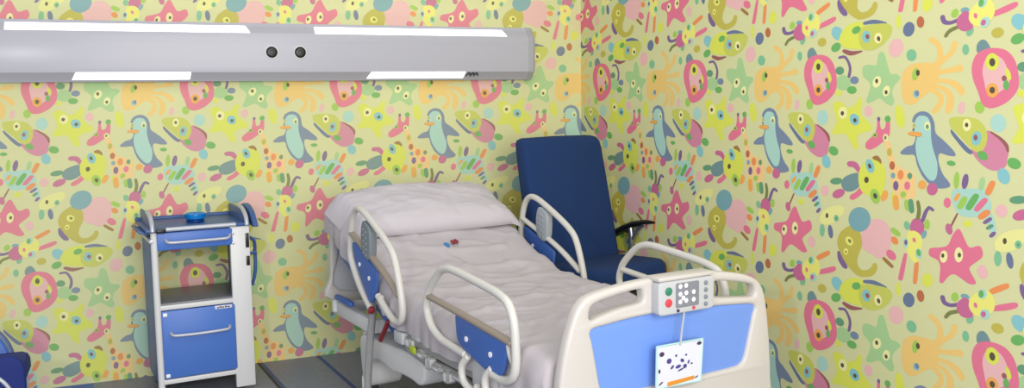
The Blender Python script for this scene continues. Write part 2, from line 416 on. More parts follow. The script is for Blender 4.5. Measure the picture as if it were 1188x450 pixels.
24,5,665,1585 667,1601 654,1612 635,1612 621,1601 619,1586 631,1575 650,1575
25,4,818,1598 813,1629 785,1649 750,1646 728,1621 733,1589 762,1569 797,1573
26,5,797,1608 800,1623 791,1633 775,1632 762,1621 759,1607 768,1597 784,1597
"""
BACK_FIT = [[0.830569, -0.009556, -3.090456], [-0.039812, -1.025235, 1.493615], [-0.030458, -0.016304, 1.0]]
RIGHT_FIT = [[-0.965397, 0.0116, -2.17366], [0.054673, -1.048451, 1.498417], [0.043741, -0.020586, 1.0]]
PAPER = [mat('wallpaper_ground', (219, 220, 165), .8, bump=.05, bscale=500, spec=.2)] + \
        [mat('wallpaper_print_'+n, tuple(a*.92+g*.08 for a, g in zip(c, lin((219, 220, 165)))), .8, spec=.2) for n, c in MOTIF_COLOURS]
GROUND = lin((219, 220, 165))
GLOW_WASHED_PAPER = PAPER[:1] + [mat('glow_washed_print_'+n, tuple(a*.78+g*.22 for a, g in zip(c, GROUND)), .8, spec=.2) for n, c in MOTIF_COLOURS]  # lamp glow and haze over the back wall, mixed into its print colours
SHAPES = []
for ln in MOTIFS.strip().splitlines():
    head, rest = ln.split(',', 2)[:2], ln.split(',', 2)[2]
    pts = [tuple(int(a)/2000 for a in p.split(',')) for p in rest.split()]
    SHAPES.append((int(head[0]), int(head[1]), [(p.x, p.y) for p in crom([(*q, 0) for q in pts], 3, True)]))

def clip(poly, lo, hi):
    for ax, lim, sgn in ((0, lo[0], 1), (0, hi[0], -1), (1, lo[1], 1), (1, hi[1], -1)):
        out = []
        for i, p in enumerate(poly):
            q = poly[(i+1) % len(poly)]
            a, b = (p[ax]-lim)*sgn, (q[ax]-lim)*sgn
            if a >= 0: out.append(p)
            if a*b < 0:
                t = a/(a-b); out.append((p[0]+(q[0]-p[0])*t, p[1]+(q[1]-p[1])*t))
        poly = out
        if len(poly) < 3: return []
    return poly

def paper_wall(name, fit, urange, vrange, lo, hi, to3, thick, papers):
    """a wall slab whose paper carries the printed animals as coloured faces of the same mesh"""
    bm = bmesh.new()
    front = [bm.verts.new(to3(a, b, 0)) for a, b in ((lo[0], lo[1]), (hi[0], lo[1]), (hi[0], hi[1]), (lo[0], hi[1]))]
    back = [bm.verts.new(to3(a, b, -thick)) for a, b in ((lo[0], lo[1]), (hi[0], lo[1]), (hi[0], hi[1]), (lo[0], hi[1]))]
    bm.faces.new(front); bm.faces.new(back[::-1])
    for i in range(4): bm.faces.new((front[i], back[i], back[(i+1) % 4], front[(i+1) % 4]))
    bmesh.ops.recalc_face_normals(bm, faces=bm.faces)
    nrm = Vector(to3(0, 0, 1))-Vector(to3(0, 0, 0))
    for i in range(*urange):
        for j in range(*vrange):
            for idx, (c, layer, pts) in enumerate(SHAPES):
                poly = []
                for u, v in pts:
                    u += i; v += j
                    x, y, w = (r[0]*u+r[1]*v+r[2] for r in fit)
                    poly.append((x/w, y/w))
                if not clip([poly[0], poly[len(poly)//3], poly[2*len(poly)//3]], (lo[0]-.4, lo[1]-.4), (hi[0]+.4, hi[1]+.4)): continue
                poly = clip(poly, lo, hi)
                if len(poly) < 3: continue
                d = .0001+layer*.00018+idx*.0000015
                f = bm.faces.new([bm.verts.new(to3(a, b, d)) for a, b in poly])
                f.normal_update()
                if f.normal.dot(nrm) < 0: f.normal_flip()
                f.material_index = c+1
    me = bpy.data.meshes.new(name); bm.to_mesh(me); bm.free()
    for m in papers: me.materials.append(m)
    o = bpy.data.objects.new(name, me); COL.objects.link(o)
    return struct(o)

XL, YN, ZT = -4.3, -4.2, 2.6
paper_wall('wall_back', BACK_FIT, (-3, 6), (-3, 3), (XL, 0), (0, ZT), lambda a, b, d: (a, -d, b), .1, GLOW_WASHED_PAPER)
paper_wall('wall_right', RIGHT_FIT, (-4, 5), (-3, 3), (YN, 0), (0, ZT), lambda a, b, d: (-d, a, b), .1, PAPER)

# ---------------------------------------------------------------- floor: grey vinyl with inlaid blue lines
def floor_material():
    m = bpy.data.materials.new('grey_vinyl_floor'); m.use_nodes = True
    nt = m.node_tree; N = nt.nodes; b = N['Principled BSDF']; b.inputs['Roughness'].default_value = .42
    tc = N.new('ShaderNodeTexCoord'); mp = N.new('ShaderNodeMapping'); mp.inputs['Scale'].default_value = (40, 5, 1)
    n1 = N.new('ShaderNodeTexNoise'); n1.inputs['Scale'].default_value = 3; n1.inputs['Detail'].default_value = 6
    nt.links.new(tc.outputs['Object'], mp.inputs['Vector']); nt.links.new(mp.outputs['Vector'], n1.inputs['Vector'])
    mx = N.new('ShaderNodeMix'); mx.data_type = 'RGBA'
    mx.inputs[6].default_value = (*lin((102, 107, 124)), 1); mx.inputs[7].default_value = (*lin((140, 143, 158)), 1)
    nt.links.new(n1.outputs['Fac'], mx.inputs[0]); nt.links.new(mx.outputs[2], b.inputs['Base Color'])
    return m
bm = bmesh.new()
box(bm, ((XL-.1+.1)/2, -3.25+.05, -.05), (-XL+.2, 6.7, .1), 0)
def strip(x0, x1, x2, x3, y0, y1, mi, z=.0006):
    f = bm.faces.new([bm.verts.new(p) for p in ((x0, y0, z), (x2, y1, z), (x3, y1, z), (x1, y0, z))]); f.material_index = mi
    f.normal_update()
    if f.normal.z < 0: f.normal_flip()
strip(-2.072, -2.056, -1.93, -1.914, -.002, -1.6, 2); strip(-2.056, -2.036, -1.914, -1.89, -.002, -1.6, 1)
strip(-1.738, -1.715, -1.59, -1.567, -.002, -1.6, 1)
strip(-3.6, -2.915, -3.6, -2.86, -.002, -.8, 3)
struct(obj('floor', bm, [floor_material(), mat('floor_inlay_blue', (40, 70, 128), .45), mat('floor_inlay_black', (24, 26, 30), .5),
                         mat('floor_panel_blue', (58, 98, 172), .45)], smooth=False))

# ---------------------------------------------------------------- bed-head light unit on the wall
L = thing('wall_light_unit', 'long grey wall-mounted light unit with glowing white strips above the bed', 'wall light', (-1.9, 0, 1.6))
X0, X1 = -3.55+1.9, -.405+1.9
bm = bmesh.new()
prof = [(-.002, .30), (-.05, .30), (-.058, .282), (-.094, .245), (-.097, .22), (-.097, .06), (-.094, .035), (-.056, -.0), (-.048, -.012), (-.002, -.012)]
a = [bm.verts.new((X0, y, z)) for y, z in prof]; b = [bm.verts.new((X1, y, z)) for y, z in prof]
for i in range(len(prof)):
    j = (i+1) % len(prof); bm.faces.new((a[i], a[j], b[j], b[i]))
bm.faces.new(a); bm.faces.new(b)
for z in (.09, .20):                                            # shallow extrusion lines
    box(bm, ((X0+X1)/2, -.0972, z), (X1-X0, .0012, .002), 0)
obj('housing', bm, M['alu'], L, angle=20)
def end_cap(x, s):
    bm = bmesh.new()
    rings = []
    for dx, sc in ((0, 1.012), (.03*s, 1.012), (.045*s, .93)):
        rings.append([bm.verts.new((x+dx, (y+.002)*sc-.002, (z-.14)*sc+.14)) for y, z in prof])
    for A, B in zip(rings, rings[1:]):
        for i in range(len(prof)):
            j = (i+1) % len(prof); bm.faces.new((A[i], A[j], B[j], B[i]))
    bm.faces.new(rings[0]); bm.faces.new(rings[-1])
    obj('end_cap', bm, M['alu2'], L, angle=20)
end_cap(X1, 1); end_cap(X0, -1)
def bevel_strip(name, x0, x1, top, m, slant=.02, lift=.002):
    p, q = ((-.058, .282), (-.094, .245)) if top else ((-.094, .035), (-.056, 0.0))
    bm = bmesh.new(); nz = 1 if top else -1
    d = Vector((0, -.7*lift, .7*lift*nz)); e = Vector((0, -.7*.004, .7*.004*nz))
    inner = [(x0+1.9, *p), (x1+1.9, *p), (x1+1.9-slant*(-1 if top else 1)*0, *q), (x0+1.9, *q)]
    if top: inner = [(x0+1.9, *p), (x1+1.9-slant, *p), (x1+1.9, *q), (x0+1.9, *q)]
    else: inner = [(x0+1.9+slant, *p), (x1+1.9, *p), (x1+1.9-slant*.3, *q), (x0+1.9, *q)]
    A = [bm.verts.new(Vector(v)-e*.5) for v in inner]; B = [bm.verts.new(Vector(v)+d) for v in inner]
    bm.faces.new(A); bm.faces.new(B)
    for i in range(4): bm.faces.new((A[i], A[(i+1) % 4], B[(i+1) % 4], B[i]))
    return obj(name, bm, m, L, smooth=False)
bevel_strip('light_diffuser', -3.203, -2.04, True, M['tube_light'])
bevel_strip('light_diffuser', -1.69, -.545, True, M['tube_light'])
bevel_strip('light_diffuser', -2.92, -2.35, False, M['tube_light'])
bevel_strip('light_diffuser', -1.40, -.813, False, M['tube_light'])
for x in (-.79, -.765, -.742):
    bm = bmesh.new(); tube(bm, [(x+1.9-.012, -.07, .012), (x+1.9, -.092, .03), (x+1.9+.012, -.075, .014)], .005, 8)
    obj('strip_clip', bm, M['darkmech'], L)
for x in (-1.931, -1.778):
    bm = bmesh.new()
    lathe(bm, [(.036, -.096), (.036, -.1005), (.031, -.102), (.0305, -.099)], (x+1.9, 0, .142), 28, 'y')
    s = obj('gas_outlet', bm, M['white'], L)
    bm = bmesh.new()
    lathe(bm, [(.030, -.098), (.030, -.103), (.024, -.107), (.012, -.107), (.009, -.103)], (x+1.9, 0, .142), 28, 'y')
    obj('socket_insert', bm, M['black'], s)

# ---------------------------------------------------------------- hospital bed (local: x across, y towards the wall, z up; s runs head to foot)
KB, ZB = .92, .119                                             # overall bed size and the height its castors add
BED = (-1.758, -.600, 0); BA = R(8); FLOOR = -ZB/KB
bed = thing('hospital_bed', 'hospital bed with ivory tube side rails and blue footboard', 'bed', BED, BA)
def B(s, w, z): return (w, -s, z)
W = .97
# footboard
FB = [(-.012, .29), (-.008, .40), (.002, .52), (.025, .635), (.055, .725), (.083, .772), (.134, .802), (.268, .823), (.408, .832), (.53, .834), (.66, .827),
      (.80, .806), (.885, .783), (.94, .748), (.97, .683), (.992, .555), (1.004, .44), (1.008, .36), (1.008, .29), (.90, .275), (.5, .27), (.1, .275)]
HL = [(.122, .722), (.128, .757), (.16, .774), (.25, .790), (.335, .798), (.352, .785), (.352, .757), (.33, .748), (.25, .740), (.17, .724), (.138, .714)]
HR = [(.690, .735), (.69, .775), (.71, .785), (.80, .772), (.885, .752), (.905, .735), (.908, .712), (.89, .703), (.80, .712), (.715, .722)]
HP = [(.130, .677), (.2, .688), (.3, .697), (.425, .701), (.55, .699), (.68, .691), (.80, .681), (.905, .667), (.90, .62), (.88, .54), (.86, .47), (.84, .445), (.80, .437),
      (.65, .434), (.5, .432), (.35, .432), (.22, .436), (.185, .445), (.168, .47), (.150, .56), (.136, .63)]
SF = 2.30
foot = obj('footboard', plate(FB, [HL, HR, HP], .05, .014, lambda u, v, d: B(SF+d+.03*(-(u-.5)**2)*1.2, u, v)), M['ivory'], bed)
obj('blue_panel', plate([(.5+(u-.5)*1.02, .565+(v-.565)*1.03) for u, v in HP], [], .016, .004, lambda u, v, d: B(SF+d-.002, u, v)), M['blue'], foot, label='sky blue footboard panel')
# headboard
HB = [(u, v+.0) for u, v in FB if v > .40]
HBo = [(.0, .37), (.0, .50), (.002, .62), (.012, .72), (.04, .80), (.09, .84), (.25, .855), (.5, .86), (.72, .855), (.88, .84), (.93, .80), (.958, .72), (.968, .62), (.97, .50), (.97, .37), (.5, .362)]
HBi = [(.05, .42), (.05, .62), (.07, .74), (.12, .79), (.3, .805), (.67, .805), (.85, .79), (.90, .74), (.92, .62), (.92, .42), (.5, .415)]
hb = obj('headboard', plate(HBo, [HBi], .045, .012, lambda u, v, d: B(d, u, v)), M['ivory'], bed)
obj('inset_panel', plate([(.485+(u-.485)*1.04, .61+(v-.61)*1.04) for u, v in HBi], [], .014, .003, lambda u, v, d: B(d, u, v)), M['greyplastic'], hb, label='grey headboard panel')
bm = bmesh.new(); box(bm, B(.21, .005, .402), (.03, .24, .03), .01)
obj('side_bumper', bm, M['railblue'], hb, label='blue bumper strip')
# under-frame
bm = bmesh.new()
for w in (.05, .92):
    box(bm, B(.24, w, .318), (.045, .56, .075), .008)
for s in (-.0, .50): box(bm, B(s, .485, .315), (.90, .045, .07), .008)
for w in (.03, .94):
    for s in (.0,):
        tube(bm, [B(s, w, .30), B(s, w, .42)], .02, 12, smooth=False)
obj('head_frame', bm, M['white'], bed)
for w in (.0, .97):
    bm = bmesh.new(); tube(bm, [B(.66, w, .50), B(.60, w, .33), B(.545, w, .10), B(.53, w, .0)], .019, 12)
    obj('frame_post', bm, M['mech'], bed)
bm = bmesh.new()
for w in (.02, .95):
    box(bm, B(1.6, w, .385), (.04, 1.22, .05), .006)
    sg = -1 if w < .5 else 1
    for s, z, sz in ((1.09, .375, (.05, .06, .05)), (1.20, .345, (.04, .09, .035)), (1.29, .33, (.05, .035, .06)), (1.37, .325, (.045, .08, .03)), (1.47, .315, (.05, .05, .055)), (1.57, .335, (.04, .10, .03)), (1.66, .30, (.05, .05, .05))):
        box(bm, B(s, w+sg*.018, z), sz, .011, mi=1)
    tube(bm, [B(1.02, w, .33), B(1.25, w, .315), B(1.5, w, .325), B(1.8, w, .30)], .022, 10)
for s in (1.0, 1.6, 2.18): box(bm, B(s, .485, .375), (.9, .05, .045), .006)
obj('side_frame', bm, [M['mech'], M['white']], bed)
for s, w, z, sz in ((1.01, -.01, .385, (.05, .10, .06)), (1.17, -.005, .415, (.03, .09, .03))):
    bm = bmesh.new(); box(bm, B(s, w, z), sz, .012); obj('hinge_block', bm, M['greyplastic'], bed)
bm = bmesh.new(); box(bm, B(1.165, -.028, .362), (.012, .055, .03), .005)
obj('lime_label', bm, M['lime'], bed, label='lime green label tab')
# base with arched white cover
cov = [(.30, .205), (.34, .265), (.50, .275), (.72, .292), (.92, .305), (1.06, .300), (1.115, .27), (1.10, .21), (1.05, .178), (.95, .182), (.83, .176), (.74, .165), (.66, .172), (.58, .178), (.50, .165), (.44, .12), (.425, .02), (.37, -.01), (.325, .04)]
for w0 in (.05,):
    o_ = obj('base_cover', plate(cov, [], .19, .014, lambda u, v, d: B(u, w0+.095+d, v-.028)), M['white'], bed)
bm = bmesh.new()
box(bm, B(1.35, .485, .20), (.55, 1.75, .05), .01); box(bm, B(.7, .485, .24), (.5, .5, .06), .01)
tube(bm, [B(.9, .3, .22), B(1.25, .3, .38)], .03, 10, smooth=False); tube(bm, [B(.9, .68, .22), B(1.25, .68, .38)], .03, 10, smooth=False)
obj('lifting_base', bm, M['darkmech'], bed)
def castor(s, w):
    bm = bmesh.new()
    tube(bm, [B(s, w, .0), B(s, w, .24)], .022, 12, smooth=False)
    tube(bm, [B(s, w, .04), B(s+.02, w-.03, .0), B(s+.03, w-.034, -.055)], .013, 8)
    tube(bm, [B(s, w, .04), B(s+.02, w+.03, .0), B(s+.03, w+.034, -.055)], .013, 8)
    c = obj('castor', bm, M['white'], bed)
    bm = bmesh.new()
    lathe(bm, [(.02, -.02), (.066, -.02), (.074, -.012), (.074, .012), (.066, .02), (.02, .02)], B(s+.03, w, FLOOR+.0742), 28, 'x')
    obj('wheel', bm, M['rubber'], c)
for s in (.31, 2.1):
    for w in (.09, .88): castor(s, w)
bm = bmesh.new(); tube(bm, [B(.36, .12, .11), B(.42, .3, .10), B(.42, .66, .10), B(.36, .84, .11)], .02, 10)
obj('brake_bar', bm, M['orange'], bed, label='orange brake bar')
bm = bmesh.new(); tube(bm, [B(.83, -.0, .42), B(.72, .0, .30)], .012, 8, smooth=False)
obj('release_rod', bm, M['redrod'], bed, label='dark red release rod')
# platform sections under the mattress
TA = math.tan(R(21.5)); HS, HZ = .93, .575
def ztop(s):
    t = HS-s
    return HZ+.5*TA*(t+math.sqrt(t*t+.012))-(.004 if s > HS else 0)
bm = bmesh.new()
c = B(.50, .475, HZ-.17+.5*(HS-.02)*TA-.0)
box(bm, B(.50, .475, HZ-.225+(HS-.5)*TA), (.90, .90, .085), .006, rot=Matrix.Rotation(R(21.5), 3, 'X'))
obj('backrest_platform', bm, M['railblue'], bed, label='blue tilted backrest platform')
bm = bmesh.new(); box(bm, B(1.56, .475, .411), (.88, 1.2, .016), .006)
obj('seat_platform', bm, M['mech'], bed)

# side rails
def loft_panel(pts, w, t=.014): return plate(pts, [], t, .004, lambda u, v, d: B(u, w+d, v), k=3)
def head_rail(w, ds, dz, lab):
    sh = lambda pts: [(s+ds, z+dz) for s, z in pts]
    loop = sh([(.73, .47), (.60, .555), (.505, .65), (.478, .71), (.495, .80), (.527, .89), (.575, .938), (.64, .944), (.742, .913), (.898, .849), (1.0, .795), (1.045, .745),
               (1.088, .645), (1.113, .55), (1.10, .49), (1.05, .466), (.99, .475), (.92, .503), (.83, .55)])
    bm = bmesh.new(); tube(bm, [B(s, w, z) for s, z in loop], .0165, 14, 5)
    tube(bm, [B(.86+ds, w, .55+dz), B(.84+ds, w+(.03 if w < .5 else -.03), .46+dz)], .016, 10, smooth=False)
    r = obj('side_rail', bm, M['tube'], bed, label=lab)
    bm = bmesh.new(); tube(bm, [B(s, w, z) for s, z in sh([(.50, .812), (.70, .752), (.89, .685), (1.075, .595)])], .017, 12, flat=.8)
    obj('grip_bar', bm, M['bronze'] if w < .5 else M['tube'], r)
    obj('rail_panel', loft_panel(sh([(.525, .768), (.60, .748), (.72, .708), (.79, .682), (.835, .66), (.825, .60), (.79, .53), (.735, .50), (.66, .565), (.585, .64), (.535, .70)]), w), M['railblue'], r, label='blue rail panel')
    bm = plate(sh([(.685, .745), (.675, .83), (.70, .895), (.745, .89), (.785, .86), (.785, .77), (.765, .715), (.72, .72)]), [], .04, .005, lambda u, v, d: B(u, w+d, v), k=3)
    for i in range(5):
        for j in range(2):
            for sd in (-1, 1):
                box(bm, B(.712+ds+j*.03, w+sd*.02, .745+dz+i*.028-j*.011), (.005, .014, .012), .002, mi=1)
    obj('rail_keypad', bm, [M['keypad'], M['silver']] if w < .5 else [M['midgrey'], M['keypad']], r, label='grey rail keypad')
    for s, z in sh([(.62, .67), (.74, .62)]):
        bm = bmesh.new(); lathe(bm, [(.011, -.011), (.011, .011)], B(s, w, z), 14, 'x'); obj('screw', bm, M['led'], r)
    if w > .5:
        bm = bmesh.new(); box(bm, B(.47+ds, w, .755+dz), (.03, .035, .05), .008); obj('end_block', bm, M['black'], r, label='black rail end block')
    if w < .5:
        bm = bmesh.new(); lathe(bm, [(.014, -.014), (.02, -.008), (.02, .008), (.014, .014)], B(.735+ds, w, .462+dz), 14, 'x')
        obj('red_tip', bm, M['redrod'], r, label='red end tip')
def foot_rail(w, ds, dz, lab):
    sh = lambda pts: [(s+ds, z+dz) for s, z in pts]
    loop = sh([(1.72, .478), (1.6, .483), (1.497, .493), (1.41, .53), (1.37, .595), (1.388, .66), (1.423, .705), (1.5, .77), (1.56, .794), (1.63, .80), (1.781, .790), (1.92, .778), (1.99, .769), (2.055, .748), (2.09, .70),
               (2.103, .64), (2.106, .54), (2.09, .49), (2.05, .462), (2.0, .452), (1.935, .456)])
    bm = bmesh.new(); tube(bm, [B(s, w, z) for s, z in loop], .0165, 14, 5)
    r = obj('side_rail', bm, M['tube'], bed, label=lab)
    bm = bmesh.new(); tube(bm, [B(s, w, z) for s, z in sh([(1.40, .652), (1.7, .634), (2.085, .606)])], .017, 12, flat=.8, smooth=False)
    obj('grip_bar', bm, M['bronze'] if w < .5 else M['tube'], r)
    obj('rail_panel', loft_panel(sh([(1.665, .636), (1.85, .624), (2.035, .606), (2.045, .56), (2.02, .485), (1.985, .458), (1.925, .453), (1.83, .473), (1.741, .493), (1.67, .52), (1.652, .57)]), w), M['railblue'], r, label='blue rail panel')
    for s, z in sh([(1.743, .547), (1.934, .531)]):
        bm = bmesh.new(); lathe(bm, [(.011, -.011), (.011, .011)], B(s, w, z), 14, 'x'); obj('screw', bm, M['led'], r)
    for s0 in (1.74, 1.93):
        bm = bmesh.new(); tube(bm, [B(s0+ds, w, .475+dz), B(s0-.035+ds, w-.01, .43+dz), B(s0-.02+ds, w-.01, .37+dz), B(s0+.045+ds, w, .345+dz), B(s0+.075+ds, w, .375+dz)], .015, 10)
        obj('hinge_loop', bm, M['tube'], r)
    bm = bmesh.new()
    tube(bm, [B(2.05+ds, w, .60+dz), B(2.06+ds, w, .56+dz), B(2.085+ds, w, .52+dz), B(2.06+ds, w, .47+dz)], .008, 8)
    obj('latch_spring', bm, M['tube'], r)
    bm = bmesh.new(); box(bm, B(1.86+ds, w+(.03 if w < .5 else -.03), .405+dz), (.03, .24, .11), .008)
    obj('hinge_plate', bm, M['greyplastic'], r)
    if w < .5:
        bm = bmesh.new(); lathe(bm, [(.01, -.02), (.012, 0)], B(1.87+ds, w+.013, .385+dz), 12, 'x')
        obj('release_button', bm, M['redb'], r)
head_rail(-.05, 0, 0, 'ivory head-end side rail with dark keypad on the near side')
head_rail(1.02, -.1, -.022, 'ivory head-end side rail beside the navy chair')
foot_rail(-.05, 0, 0, 'ivory foot-end side rail with blue panel facing the cabinet')
foot_rail(1.02, -.06, -.012, 'ivory foot-end side rail behind the footboard')

# control box on the footboard
def FBp(w, z, d): return B(SF+.03+d, w, z)
cb = obj('control_box', plate(rounded(.262, .122, .016, 4, .518, .762), [], .05, .006, lambda u, v, d: FBp(u, v-.0*(u-.5), .012+d), ksm=False), M['greyplastic'], bed, label='grey control box with white keys')
bm = bmesh.new(); box(bm, FBp(.518, .832, .0), (.262, .075, .016), .006)
obj('top_lip', bm, M['ivory'], cb)
obj('key_field', plate(rounded(.108, .09, .006, 3, .518, .768), [], .004, .001, lambda u, v, d: FBp(u, v, .038+d), ksm=False), M['darkpad'], cb)
def button(name, w, z, r, m):
    bm = bmesh.new(); lathe(bm, [(r, 0), (r, .004), (r*.7, .006), (.0005, .0065)], (0, 0, 0), 18, 'y')
    for v in bm.verts: v.co = Vector(FBp(w+v.co.x, z+v.co.z, .037+v.co.y))
    obj(name, bm, m, cb)
button('green_button', .430, .788, .015, M['greenb']); button('red_button', .430, .746, .015, M['redb'])
for w, z in ((.483, .800), (.510, .801), (.483, .772), (.511, .774), (.546, .774), (.483, .744), (.511, .746), (.546, .746), (.497, .757)):
    button('white_key', w, z, .0085, M['led'])
button('indicator_light', .548, .715, .006, M['redb']); button('indicator_light', .474, .713, .006, M['inkdark'])
for i in range(4): button('grey_key', .606, .80-.026*i, .008, M['keypad'])

# hanging card with strap
cd = thing('patient_card', 'white card with violet drawing hanging on the blue footboard panel', 'card', BED, BA)
def CP(u, v, d): return B(SF+.056+d, u-.028, v)
card_bm = plate([(.412, .437), (.622, .432), (.632, .588), (.415, .590)], [], .004, .001, CP, ksm=False)
bm = bmesh.new()
for a_, b_ in (((.412, .437), (.622, .432)), ((.622, .432), (.632, .588)), ((.632, .588), (.415, .590)), ((.415, .590), (.412, .437))):
    tube(bm, [CP(*a_, .0), CP(*b_, .0)], .004, 6, smooth=False)
obj('clear_border', bm, M['cardedge'], cd, label='mint green card border')
bm = card_bm
def blot(pts, m_i=0, d=.0032):
    P_ = crom([(*p, 0) for p in pts], 3, True)
    f = bm.faces.new([bm.verts.new(CP(p.x, p.y, d)) for p in P_]); f.material_index = m_i+1
def ell(cx, cy, rx, ry, rot=0, m_i=0):
    rx *= .82; ry *= .82
    a = R(rot); blot([(cx+rx*math.cos(t)*math.cos(a)-ry*math.sin(t)*math.sin(a), cy+rx*math.cos(t)*math.sin(a)+ry*math.sin(t)*math.cos(a)) for t in [2*math.pi*k/8 for k in range(8)]], m_i)
ell(.470, .530, .014, .012); ell(.503, .545, .006, .006); ell(.485, .505, .012, .006, 40); ell(.513, .503, .016, .008, 10); ell(.532, .523, .012, .008, -30)
ell(.545, .500, .011, .010); ell(.562, .513, .010, .005, 60); ell(.55, .541, .006, .005); ell(.526, .490, .02, .004, 15); ell(.577, .505, .006, .004)
ell(.436, .560, .014, .011, 0, 1); ell(.425, .499, .006, .010, 0, 1); ell(.432, .453, .014, .004, 30, 1); ell(.613, .575, .014, .008, 0, 1); ell(.60, .45, .012, .003, 20, 1)
obj('card_sheet', bm, [M['card'], M['ink'], M['inkdark']], cd, smooth=False)
obj('ochre_strip', plate([(.462, .437), (.588, .444), (.590, .457), (.464, .453)], [], .002, .0004, lambda u, v, d: CP(u, v, .003+d), ksm=False), M['ochre'], cd, label='ochre printed strip')
bm = bmesh.new(); tube(bm, [CP(.52, .583, .004), CP(.529, .64, .001), CP(.54, .700, .0)], .006, 8, flat=.5)
obj('strap', bm, M['greyplastic'], cd, label='grey hanging strap')

# ---------------------------------------------------------------- mattress under its sheet
mt = thing('mattress', 'mattress under a creased white sheet with its head end raised', 'mattress', BED, BA)
def sheet_mesh():
    bm = bmesh.new(); NS, S0, S1 = 150, .03, 2.24
    half = [(-.012, -.165), (-.014, -.13), (-.013, -.09), (-.010, -.055), (-.002, -.028), (.012, -.010), (.035, -.001)]
    top = [(.035+.86*i/44, 0) for i in range(1, 44)]
    prof = half+top+[(.93-x, z) for x, z in half[::-1]]
    rows = []
    for i in range(NS+1):
        s = S0+(S1-S0)*i/NS; zt = ztop(s); sl = (ztop(s+.01)-ztop(s-.01))/.02
        row = []
        for j, (w, dz) in enumerate(prof):
            onTop = dz > -.03
            q = Vector((w*2.2, s*5.5, 0)); q2 = Vector((w*7+s*2.5, s*8-w*3, 3.1))
            wr = .011*noise.noise(q)+.006*noise.noise(q2)
            rid = 1-abs(noise.noise(Vector((w*2.5-s*1.2, s*4.2+w*1.8, 7))))
            wr += .016*max(0, rid-.84)/.16
            rid = 1-abs(noise.noise(Vector((w*3.5+s*.6, s*6-w*1.3, 17))))
            wr += .012*max(0, rid-.88)/.12
            if onTop: x, z = w, zt+dz+wr*.9
            else:
                fold = .010*math.sin(s*26+3*noise.noise(Vector((s*3, 0, 1))))*min(1, -dz/.1)
                sg = -1 if w < .4 else 1
                x, z = w+sg*(abs(fold)+.004+.5*wr), zt+dz+(.02*noise.noise(Vector((s*4, 5, 0))) if dz < -.1 else 0)
            e = min((s-S0)/.04, (S1-s)/.04, 1)
            if e < 1: z -= .02*(1-e)**2
            row.append(bm.verts.new(B(s, x, z)))
        rows.append(row)
    for A, C in zip(rows, rows[1:]):
        for j in range(len(prof)-1): bm.faces.new((A[j], A[j+1], C[j+1], C[j]))
    for row in (rows[0], rows[-1]):                               # sheet tucked over both ends
        low = [bm.verts.new((v.co.x, v.co.y, min(v.co.z, row[0].co.z+.005))) for v in row]
        for j in range(len(prof)-1):
            try: bm.faces.new((row[j], row[j+1], low[j+1], low[j]))
            except ValueError: pass
    bmesh.ops.remove_doubles(bm, verts=bm.verts, dist=1e-5)
    return bm
sh = obj('fitted_sheet', sheet_mesh(), M['sheet'], mt, angle=80)
bm = bmesh.new()
n_ = 24; rows = []
for i in range(n_+1):
    s = .06+2.15*i/n_
    rows.append([bm.verts.new(B(s, w, ztop(s)+d)) for w, d in ((.03, -.02), (.90, -.02), (.90, -.155), (.03, -.155))])
for A, C in zip(rows, rows[1:]):
    for j in range(4): bm.faces.new((A[j], A[(j+1) % 4], C[(j+1) % 4], C[j]))
bm.faces.new(rows[0]); bm.faces.new(rows[-1])
obj('foam_core', bm, M['pillow'], mt, angle=30)
bm = bmesh.new()
def mark(s, w, a, b, mi):
    vs = []
    for t in range(12):
        q = 2*math.pi*t/12; s_, w_ = s+b*math.sin(q), w+a*math.cos(q)
        vs.append(bm.verts.new(B(s_, w_, ztop(s_)+.02)))
    bm.faces.new(vs).material_index = mi
mark(.62, .425, .014, .022, 0); mark(.60, .470, .010, .02, 1); mark(.595, .492, .012, .02, 1)
f_ = bm.faces[:]
r_ = bmesh.ops.extrude_face_region(bm, geom=f_)
for v in [g for g in r_['geom'] if isinstance(g, bmesh.types.BMVert)]: v.co.z += .003
obj('printed_badge', bm, [mat('badge_blue', (44, 120, 190), .6), mat('badge_red', (130, 36, 56), .6)], sh, label='small blue and red badge')

# pillow lying on the raised head end
pl = thing('pillow', 'wide white pillow with open case ends on the raised head of the bed', 'pillow', BED, BA)
def pillow_mesh():
    bm = bmesh.new(); NU, NV = 60, 40; CS, CW = .265, .470; HW, HD, TH = .515, .235, .105
    sl = R(21.5); grid = []
    for sd in (1, -1):
        g = []
        for i in range(NU+1):
            row = []
            for j in range(NV+1):
                a, b = -1+2*i/NU, -1+2*j/NV                         # a across, b towards the wall
                edge = max(0, 1-abs(a)**4.)*max(0, 1-abs(b)**3.4)
                h = TH*(edge**.5)*(1-.12*abs(a))
                ww = a*HW*(1-.05*(1-abs(b)))+.0
                dd = b*HD*(1-.10*abs(a)**4*(1 if b > 0 else .4))
                wr = .012*noise.noise(Vector((a*3, b*2, 2)))+.003*noise.noise(Vector((a*9+b*4, b*6, 5)))
                wr += .007*max(0, 1-abs(noise.noise(Vector((a*2.5+b*2, b*2.5-a*2, 9))))-.85)/.15
                z = (h+wr*min(1, edge*3)) if sd > 0 else -.25*h
                droop = -.055*max(0, abs(a)-.86)/.14*(1.3 if a < 0 else .6)
                t = dd*math.cos(sl)-z*math.sin(sl); zz = dd*math.sin(sl)+z*math.cos(sl)
                s = CS-t
                row.append(bm.verts.new(B(s, CW+ww, ztop(CS)+.022+zz+droop)))
            g.append(row)
        for i in range(NU):
            for j in range(NV): bm.faces.new((g[i][j], g[i+1][j], g[i+1][j+1], g[i][j+1]))
    bmesh.ops.remove_doubles(bm, verts=bm.verts, dist=.0008)
    return bm
obj('pillow_case', pillow_mesh(), M['pillow'], pl, angle=80)

